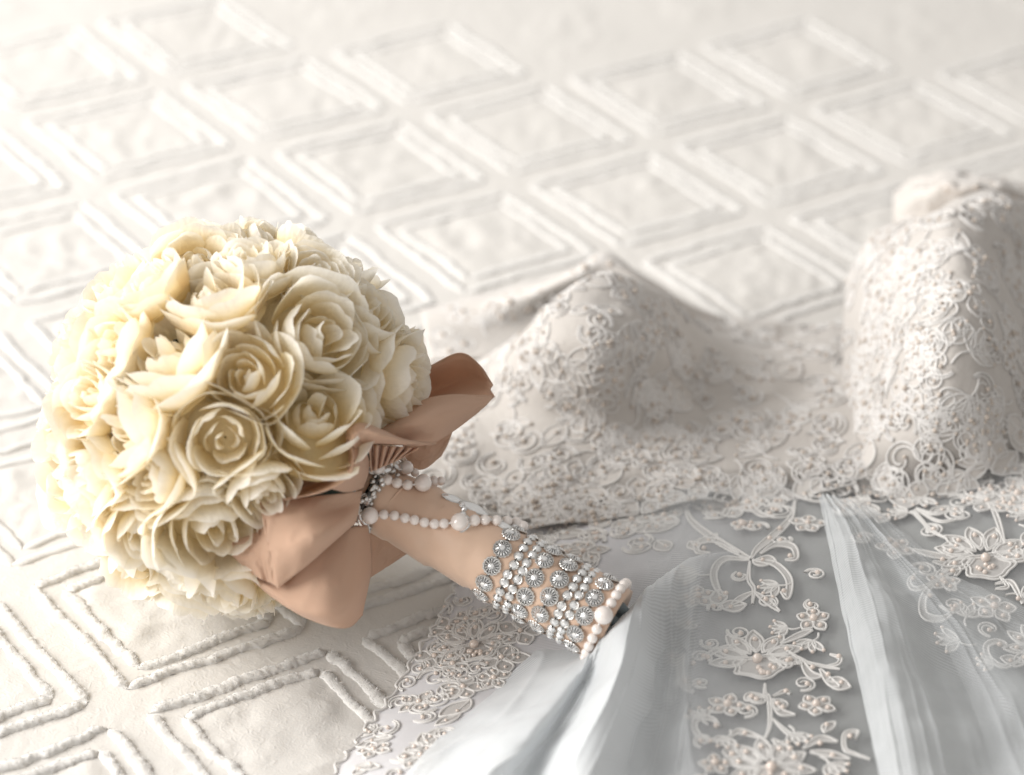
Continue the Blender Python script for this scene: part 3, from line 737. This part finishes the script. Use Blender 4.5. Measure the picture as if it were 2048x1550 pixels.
cloth('tulle_veil', up([r[2:] for r in skirt], .008), M_tulle, 120, 240, .003, (.2, .98), freq=20, dens=[.0, .22, .14, .06, .05, .08, .13, .16], crease=.0018, cfreq=8)
# ---- lace motifs, cord and embroidery lying on the cloth
def cast(u, v, keys):
    d = Vector(ray(u, v)).normalized(); best = None
    for k in keys:
        loc, n, i, ds = SURF[k].ray_cast(Vector(CAM), d)
        if loc is not None and (best is None or ds < best[2]): best = (loc, n if n.dot(d) < 0 else -n, ds, k)
    return best
def drop(p, n, tree):                             # slide a point onto the cloth along its normal
    loc, nn, i, ds = tree.ray_cast(p + n * .02, -n, .05)
    if loc is None:
        loc, nn, i, ds = tree.find_nearest(p)
    return loc
def m_leaf(l=1, wd=.36, bend=.2):
    t = np.linspace(0, 2 * math.pi, 27)[:-1]
    x = l * .5 * (1 - np.cos(t)); y = wd * np.sin(t) * np.sin(np.clip(x / l, 0, 1) * math.pi) ** .45 + bend * (x / l) ** 2 * l
    return np.c_[x, y]
def m_scroll(turn=1.35, l=1.0, flip=1):
    t = np.linspace(0, 1, 34); an = t * turn * 2 * math.pi; r = .5 * (1 - .72 * t)
    x = .5 - r * np.cos(an); y = flip * r * np.sin(an)
    return np.c_[x * l, y * l]
def rot2(P, a, s, o=(0, 0)):
    c, q = math.cos(a), math.sin(a); return (P @ np.array([[c, q], [-q, c]])) * s + np.array(o)
def motif(name, paths, beads, fills, frame, scale, cord, tree, beadr, soft=False):
    c, n, X, Y = frame; mb = MB()
    def to3(p, lift=0):
        q = c + X * float(p[0]) * scale + Y * float(p[1]) * scale
        return np.array(drop(q, n, tree) + n * lift)
    for P, closed in paths:
        Q = np.array([to3(p, cord * .7) for p in P])
        mb.add(*tube(Q, cord, 5, closed=closed), 0)
    for P in fills:
        Q = [to3(p, cord * .35) for p in P]; ctr = to3(np.mean(P, 0), cord * .9); k = len(Q)
        mb.add(Q + [ctr], [(i, (i + 1) % k, k) for i in range(k)], 1)
    o = mb.build(name, [M_cordb, M_fillb] if soft else [M_cord, M_fill], dress)
    if beads:
        bb = MB()
        for p, r in beads:
            bb.add(*sphere(to3(p, r * beadr * .7), r * beadr, 8, 6))
        bo = part('lace_bead', bb.V, bb.F, M_beadb if soft else M_bead, o)
        bo['kind'] = 'stuff'
        bo.matrix_parent_inverse = Matrix.Identity(4)
    return o
def frame_at(hit, ang):
    loc, n = hit[0], hit[1]; X = Vector(RT) - n * Vector(RT).dot(n); X.normalize(); Y = n.cross(X)
    return loc, n, X * math.cos(ang) + Y * math.sin(ang), -X * math.sin(ang) + Y * math.cos(ang)
def lib(kind):
    if kind == 'leaf':
        P = m_leaf(1, rng.uniform(.24, .4), rng.uniform(-.3, .3)); return [(P, True), (np.c_[np.linspace(0, .8, 8), .2 * np.linspace(0, .8, 8) ** 2 * .3], False)], [((.6, .02), 1)], [P]
    if kind == 'scroll':
        P = m_scroll(rng.uniform(1.0, 1.5), 1, rng.choice([-1, 1])); Q = m_scroll(.75, 1.0, 1 if P[5][1] > 0 else -1) * .78 + np.array([.06, 0])
        return [(P, False), (Q, False)], [((P[-1][0], P[-1][1]), 1.2)], []
    if kind == 'flower':
        pa = []; be = [((0, 0), 1.5)]; fi = []
        for k in range(5):
            a = k * 2 * math.pi / 5 + rng.normal(0, .1); P = rot2(m_leaf(.62 * rng.uniform(.85, 1.15), .24, 0), a, 1, (.1 * math.cos(a), .1 * math.sin(a)))
            pa.append((P, True)); fi.append(P); be.append(((.45 * math.cos(a), .45 * math.sin(a)), .95))
        return pa, be, fi
    if kind == 'spray':
        pa = []; be = []; fi = []
        for k, a in enumerate((-.9, -.3, .3, .9)):
            P = rot2(m_leaf(.8, .16, .1), a, 1); pa.append((P, True)); fi.append(P); be.append((P[13], .9))
        st = np.c_[np.linspace(-.6, 0, 8), .1 * np.sin(np.linspace(0, 3, 8))]; pa.append((st, False))
        return pa, be, fi
    if kind == 'big':
        pa = []; be = [((0, -.08), 1.9)]; fi = []
        for k, a in enumerate(np.linspace(R(-12), R(192), 7)):
            P = rot2(m_leaf(.72, .17, rng.uniform(-.1, .1)), a, 1, (.2 * math.cos(a), .2 * math.sin(a))); pa.append((P, True)); fi.append(P); be.append(((.62 * math.cos(a), .62 * math.sin(a)), 1))
            P2 = rot2(m_leaf(.5, .10, 0), a, 1, (.26 * math.cos(a), .26 * math.sin(a))); pa.append((P2, True))
        t = np.linspace(0, 2 * math.pi, 41)[:-1]
        P = np.c_[.48 * np.cos(t) * (1 + .12 * np.cos(5 * t)), -.28 + .36 * np.sin(t) * (1 + .1 * np.cos(5 * t + 1))]; pa.append((P, True)); pa.append((P * .8 + np.array([0, -.06]), True)); fi.append(P)
        for k in range(7): be.append(((rng.uniform(-.3, .3), -.3 + rng.uniform(-.22, .1)), 1))
        return pa, be, fi
NAME = {'leaf': 'lace_leaf', 'scroll': 'lace_scroll', 'flower': 'lace_flower', 'spray': 'lace_spray', 'big': 'lace_flower'}
def put(kind, u, v, rpx, ang, keys, cord=.00055, beadr=.0013):
    hit = cast(u, v, keys)
    if hit is None: return
    pa, be, fi = lib(kind); s = rpx * (hit[0] - Vector(CAM)).length / F
    motif(NAME[kind], pa, be, fi, frame_at(hit, ang), s, cord, SURF[hit[3]], beadr, hit[3] != 'skirt')
def scatter(poly, keys, gap, rlo, rhi, kinds, cord, beadr, maxn, avoid=()):
    poly = np.array(poly, float); pts = []; n = 0; lo, hi = poly.min(0), poly.max(0)
    for _ in range(9000):
        p = rng.uniform(lo, hi)
        ins = False; j = len(poly) - 1
        for i in range(len(poly)):
            if (poly[i][1] > p[1]) != (poly[j][1] > p[1]) and p[0] < (poly[j][0] - poly[i][0]) * (p[1] - poly[i][1]) / (poly[j][1] - poly[i][1]) + poly[i][0]: ins = not ins
            j = i
        if not ins: continue
        if any((p[0] - q[0]) ** 2 + ((p[1] - q[1]) * 1.35) ** 2 < gap * gap for q in pts): continue
        if any(math.hypot(p[0] - a, p[1] - b_) < r for a, b_, r in avoid): continue
        pts.append(p); put(str(rng.choice(kinds)), p[0], p[1], rng.uniform(rlo, rhi), rng.uniform(0, 6.28), keys, cord, beadr); n += 1
        if n >= maxn: break
K = ['scroll', 'scroll', 'leaf', 'flower', 'spray', 'scroll']
scatter([(880, 720), (1000, 715), (1100, 610), (1210, 560), (1310, 600), (1400, 650), (1690, 660), (1690, 860), (2060, 830), (2060, 900), (1850, 930), (1690, 960), (1500, 985), (1350, 1000), (1200, 1030), (1060, 1040), (900, 960), (890, 900)],
        ['bodice'], 38, 52, 92, K, .00058, .0011, 225)
scatter([(1690, 580), (1740, 470), (1810, 415), (1900, 395), (2070, 420), (2070, 850), (1900, 870), (1720, 890)], ['cup'], 38, 52, 90, K, .0006, .0011, 100)
scatter([(1694, 620), (1740, 480), (1800, 430), (1870, 420), (1880, 850), (1700, 870)], ['cup'], 28, 46, 76, K, .0006, .0009, 60)
scatter([(860, 640), (1080, 570), (1214, 515), (1300, 570), (1300, 600), (1214, 560), (1080, 625), (870, 690)], ['back'], 34, 40, 62, K, .0008, .0013, 24)
scatter([(1800, 395), (1840, 365), (2060, 372), (2060, 420), (1900, 395)], ['back2'], 20, 30, 52, K, .0006, .0010, 40)
scatter([(1340, 1150), (1400, 1120), (1615, 1120), (1645, 1300), (1680, 1550), (1360, 1550), (1350, 1300)], ['skirt'], 56, 38, 54, ['leaf', 'scroll', 'scroll', 'spray'], .0006, .0011, 34,
        avoid=[(1515, 1318, 80), (1540, 1535, 80), (1627, 1240, 40), (1632, 1412, 40), (1455, 1412, 40)])
scatter([(1690, 930), (2060, 900), (2060, 1340), (1960, 1340), (1820, 1180), (1740, 1060)], ['skirt'], 64, 40, 60, ['leaf', 'scroll', 'scroll', 'spray', 'flower'], .0006, .0011, 32,
        avoid=[(1968, 1115, 80), (1988, 1216, 48), (1790, 1096, 44)])
scatter([(1170, 1030), (1400, 1005), (1640, 985), (1635, 1075), (1480, 1085), (1330, 1085), (1190, 1120)], ['skirt'], 46, 46, 72, K, .0006, .0010, 40, avoid=[(1486, 1052, 40)])
scatter([(1690, 970), (1900, 960), (2060, 950), (2060, 1030), (1880, 1030), (1720, 1040)], ['skirt'], 44, 44, 70, K, .0006, .0010, 24)
# waist scallops and the vines that run down the skirt, as they lie in the photograph
SK = ['skirt', 'bodice', 'cup']
def vine(px, closed=False, cord=.0006, beads=(), dbl=0, keys=('skirt',)):
    P = cr(np.array(px, float), 8 * len(px)); mb = MB(); lines = [P]
    if dbl:
        T = np.gradient(P, axis=0); T /= np.linalg.norm(T, axis=1)[:, None]; Nn = np.c_[-T[:, 1], T[:, 0]]
        w_ = np.sin(np.linspace(.12, math.pi - .12, len(P)))[:, None]; lines = [P + Nn * dbl * w_, P - Nn * dbl * w_]
    Q3 = []
    for L in lines:
        Q = []
        for u, v in L:
            h = cast(u, v, keys)
            if h: Q.append(np.array(h[0] + h[1] * cord * .8))
        if len(Q) > 3: mb.add(*tube(Q, cord, 5)); Q3.append(Q)
    if dbl and len(Q3) == 2 and len(Q3[0]) == len(Q3[1]):
        n = len(Q3[0]); mb.add(Q3[0] + Q3[1], [(i, i + 1, n + i + 1, n + i) for i in range(n - 1)], 1)
    if mb.n == 0: return
    o = mb.build('lace_scroll', [M_cord, M_fill], dress)
    bb = MB()
    for u, v in beads:
        h = cast(u, v, keys)
        if h: bb.add(*sphere(h[0] + h[1] * .0010, .0013, 8, 6))
    if bb.n:
        bo = part('lace_bead', bb.V, bb.F, M_bead, o); bo['kind'] = 'stuff'; bo.matrix_parent_inverse = Matrix.Identity(4)
V_ = [
 ([(1368, 1010), (1385, 1045), (1430, 1080), (1478, 1108), (1502, 1118)], 6, []),
 ([(1590, 1005), (1580, 1040), (1545, 1075), (1515, 1100), (1502, 1120)], 6, [(1560, 1060), (1540, 1080)]),
 ([(1385, 1000), (1425, 985), (1458, 1000), (1450, 1030), (1420, 1035), (1412, 1020)], 5, [(1420, 1018)]),
 ([(1575, 985), (1530, 985), (1500, 1005), (1520, 1030), (1550, 1035)], 5, [(1540, 1030)]),
 ([(1480, 1110), (1440, 1085), (1400, 1085), (1395, 1105), (1420, 1108)], 5, [(1408, 1100)]),
 ([(1520, 1110), (1550, 1092), (1585, 1095), (1592, 1118), (1570, 1122)], 5, [(1580, 1115)]),
 ([(1500, 1122), (1450, 1120), (1428, 1145), (1435, 1180), (1452, 1195)], 6, [(1452, 1190)]),
 ([(1505, 1122), (1550, 1130), (1578, 1160), (1575, 1195), (1562, 1185)], 6, [(1568, 1185)]),
 ([(1500, 1125), (1498, 1160), (1508, 1180), (1505, 1210)], 3, []),
 ([(1508, 1185), (1480, 1200), (1462, 1212)], 5, []), ([(1508, 1185), (1535, 1205), (1560, 1225)], 5, []),
 ([(1368, 1310), (1360, 1330), (1365, 1370), (1388, 1388)], 7, [(1386, 1330)]),
 ([(1480, 1290), (1440, 1300), (1410, 1315), (1400, 1320)], 4, [(1415, 1318)]),
 ([(1560, 1290), (1600, 1272), (1625, 1262)], 5, []), ([(1570, 1300), (1610, 1325), (1650, 1335), (1680, 1340)], 2, []),
 ([(1660, 1310), (1680, 1318), (1675, 1330), (1650, 1335)], 3, [(1678, 1316)]),
 ([(1600, 1318), (1620, 1350), (1645, 1355)], 7, [(1625, 1338)]), ([(1640, 1340), (1660, 1365), (1680, 1375)], 7, [(1656, 1352)]),
 ([(1530, 1370), (1530, 1390), (1538, 1400), (1540, 1450), (1530, 1480)], 3, []),
 ([(1535, 1395), (1500, 1390), (1492, 1400), (1508, 1405)], 3, [(1503, 1396)]), ([(1545, 1395), (1570, 1385), (1580, 1390)], 3, [(1572, 1386)]),
 ([(1545, 1400), (1560, 1425), (1590, 1432)], 6, [(1565, 1418)]), ([(1545, 1440), (1580, 1470), (1610, 1470)], 3, []),
 ([(1530, 1480), (1480, 1465), (1460, 1475)], 5, [(1490, 1470)]), ([(1450, 1485), (1410, 1480), (1390, 1460), (1395, 1440), (1425, 1440), (1440, 1455)], 5, [(1432, 1455)]),
 ([(1545, 1480), (1570, 1500), (1595, 1520)], 7, [(1580, 1500)]), ([(1605, 1500), (1640, 1480), (1675, 1485)], 6, [(1640, 1490)]),
 ([(1740, 1520), (1710, 1510), (1690, 1500), (1690, 1470), (1715, 1465), (1710, 1480)], 3, [(1700, 1476)]),
 ([(1620, 1505), (1660, 1510), (1700, 1520)], 6, [(1665, 1514)]),
 # right-hand vine
 ([(1700, 925), (1712, 960), (1735, 985)], 6, [(1728, 978)]), ([(1705, 930), (1740, 920), (1775, 925), (1785, 965), (1780, 1000)], 4, [(1745, 950)]),
 ([(1780, 1000), (1810, 1010), (1840, 1005)], 8, [(1820, 995)]),
 ([(1832, 1018), (1870, 1030), (1915, 1020)], 2, []), ([(1832, 1020), (1880, 1045), (1930, 1036)], 2, []), ([(1828, 1022), (1860, 1060), (1895, 1080)], 2, []), ([(1822, 1024), (1850, 1050), (1858, 1070)], 2, []),
 ([(1935, 1110), (1890, 1115), (1850, 1108), (1825, 1100)], 5, []), ([(1930, 1120), (1900, 1130), (1865, 1125)], 5, [(1885, 1122)]),
 ([(1895, 1140), (1860, 1170), (1830, 1180), (1818, 1165), (1832, 1148)], 4, [(1826, 1160)]),
 ([(1890, 1145), (1850, 1190), (1848, 1230), (1880, 1240), (1908, 1225)], 7, [(1860, 1195), (1905, 1222)]),
 ([(1880, 1150), (1905, 1170), (1895, 1185)], 6, [(1890, 1168)]), ([(1880, 1155), (1915, 1140), (1910, 1155)], 5, [(1905, 1145)]),
 ([(2045, 1320), (2010, 1335), (1980, 1320), (1972, 1295), (1990, 1285), (2010, 1290), (2005, 1300)], 5, [(1998, 1292)]),
 ([(1990, 1170), (2020, 1165), (2035, 1185), (2045, 1210)], 4, [(2036, 1200)]), ([(2000, 1155), (2015, 1175), (1990, 1180)], 3, []),
 ([(1975, 995), (1995, 1040), (2010, 1090)], 4, [(2008, 1008)]),
]
for px, d, be in V_: vine(px, dbl=d, beads=be)
for kind, u, v, r, a in (('flower', 1627, 1240, 52, .3), ('flower', 1632, 1412, 54, .9), ('flower', 1988, 1216, 62, .2), ('flower', 1455, 1412, 52, 0), ('flower', 1486, 1052, 40, .3),
                         ('flower', 1790, 1096, 56, .7), ('flower', 1396, 1196, 52, .4), ('big', 1515, 1318, 105, 0), ('big', 1968, 1115, 105, .15), ('big', 1540, 1535, 100, .2),
                         ('flower', 2035, 990, 60, .4), ('spray', 1975, 1000, 46, 2.0), ('big', 2090, 1300, 90, .4), ('flower', 1430, 1530, 46, .3), ('scroll', 2040, 1000, 46, 1)):
    put(kind, u, v, r, a, ['skirt'], .0006, .0013)
scatter([(1000, 1030), (1200, 1010), (1400, 985), (1650, 940), (1900, 900), (2060, 870), (2060, 965), (1900, 985), (1680, 1015), (1560, 1010), (1400, 1025), (1330, 1060), (1200, 1100), (1100, 1120), (1050, 1060)],
        SK, 32, 50, 84, K, .0006, .0010, 100)
# lace border at the lower left edge of the skirt
put('big', 945, 1290, 92, .5, ['skirt'], .0007, .0012)
scatter([(905, 1190), (980, 1190), (1060, 1270), (960, 1400), (860, 1545), (700, 1545), (760, 1420), (850, 1290)], ['skirt'], 34, 46, 76, ['leaf', 'scroll', 'scroll', 'scroll', 'flower'], .0006, .0009, 70, avoid=[(945, 1290, 50)])
# corded hem along the skirt's free edge
hem = []
for k, p in enumerate(G[:, 0]):
    hem.append(p + np.array([0, 0, .0008]))
hem = np.array(hem); jag = hem + np.c_[.0015 * np.sin(np.arange(len(hem)) * 1.7), .0012 * np.cos(np.arange(len(hem)) * 2.1), np.zeros(len(hem))]
mb = MB(); mb.add(*tube(cr(jag, 240), .0007, 5)); mb.build('corded_hem', [M_cord], dress)
print('ridges', nr, 'back roses', cnt, 'objects', len(bpy.data.objects))
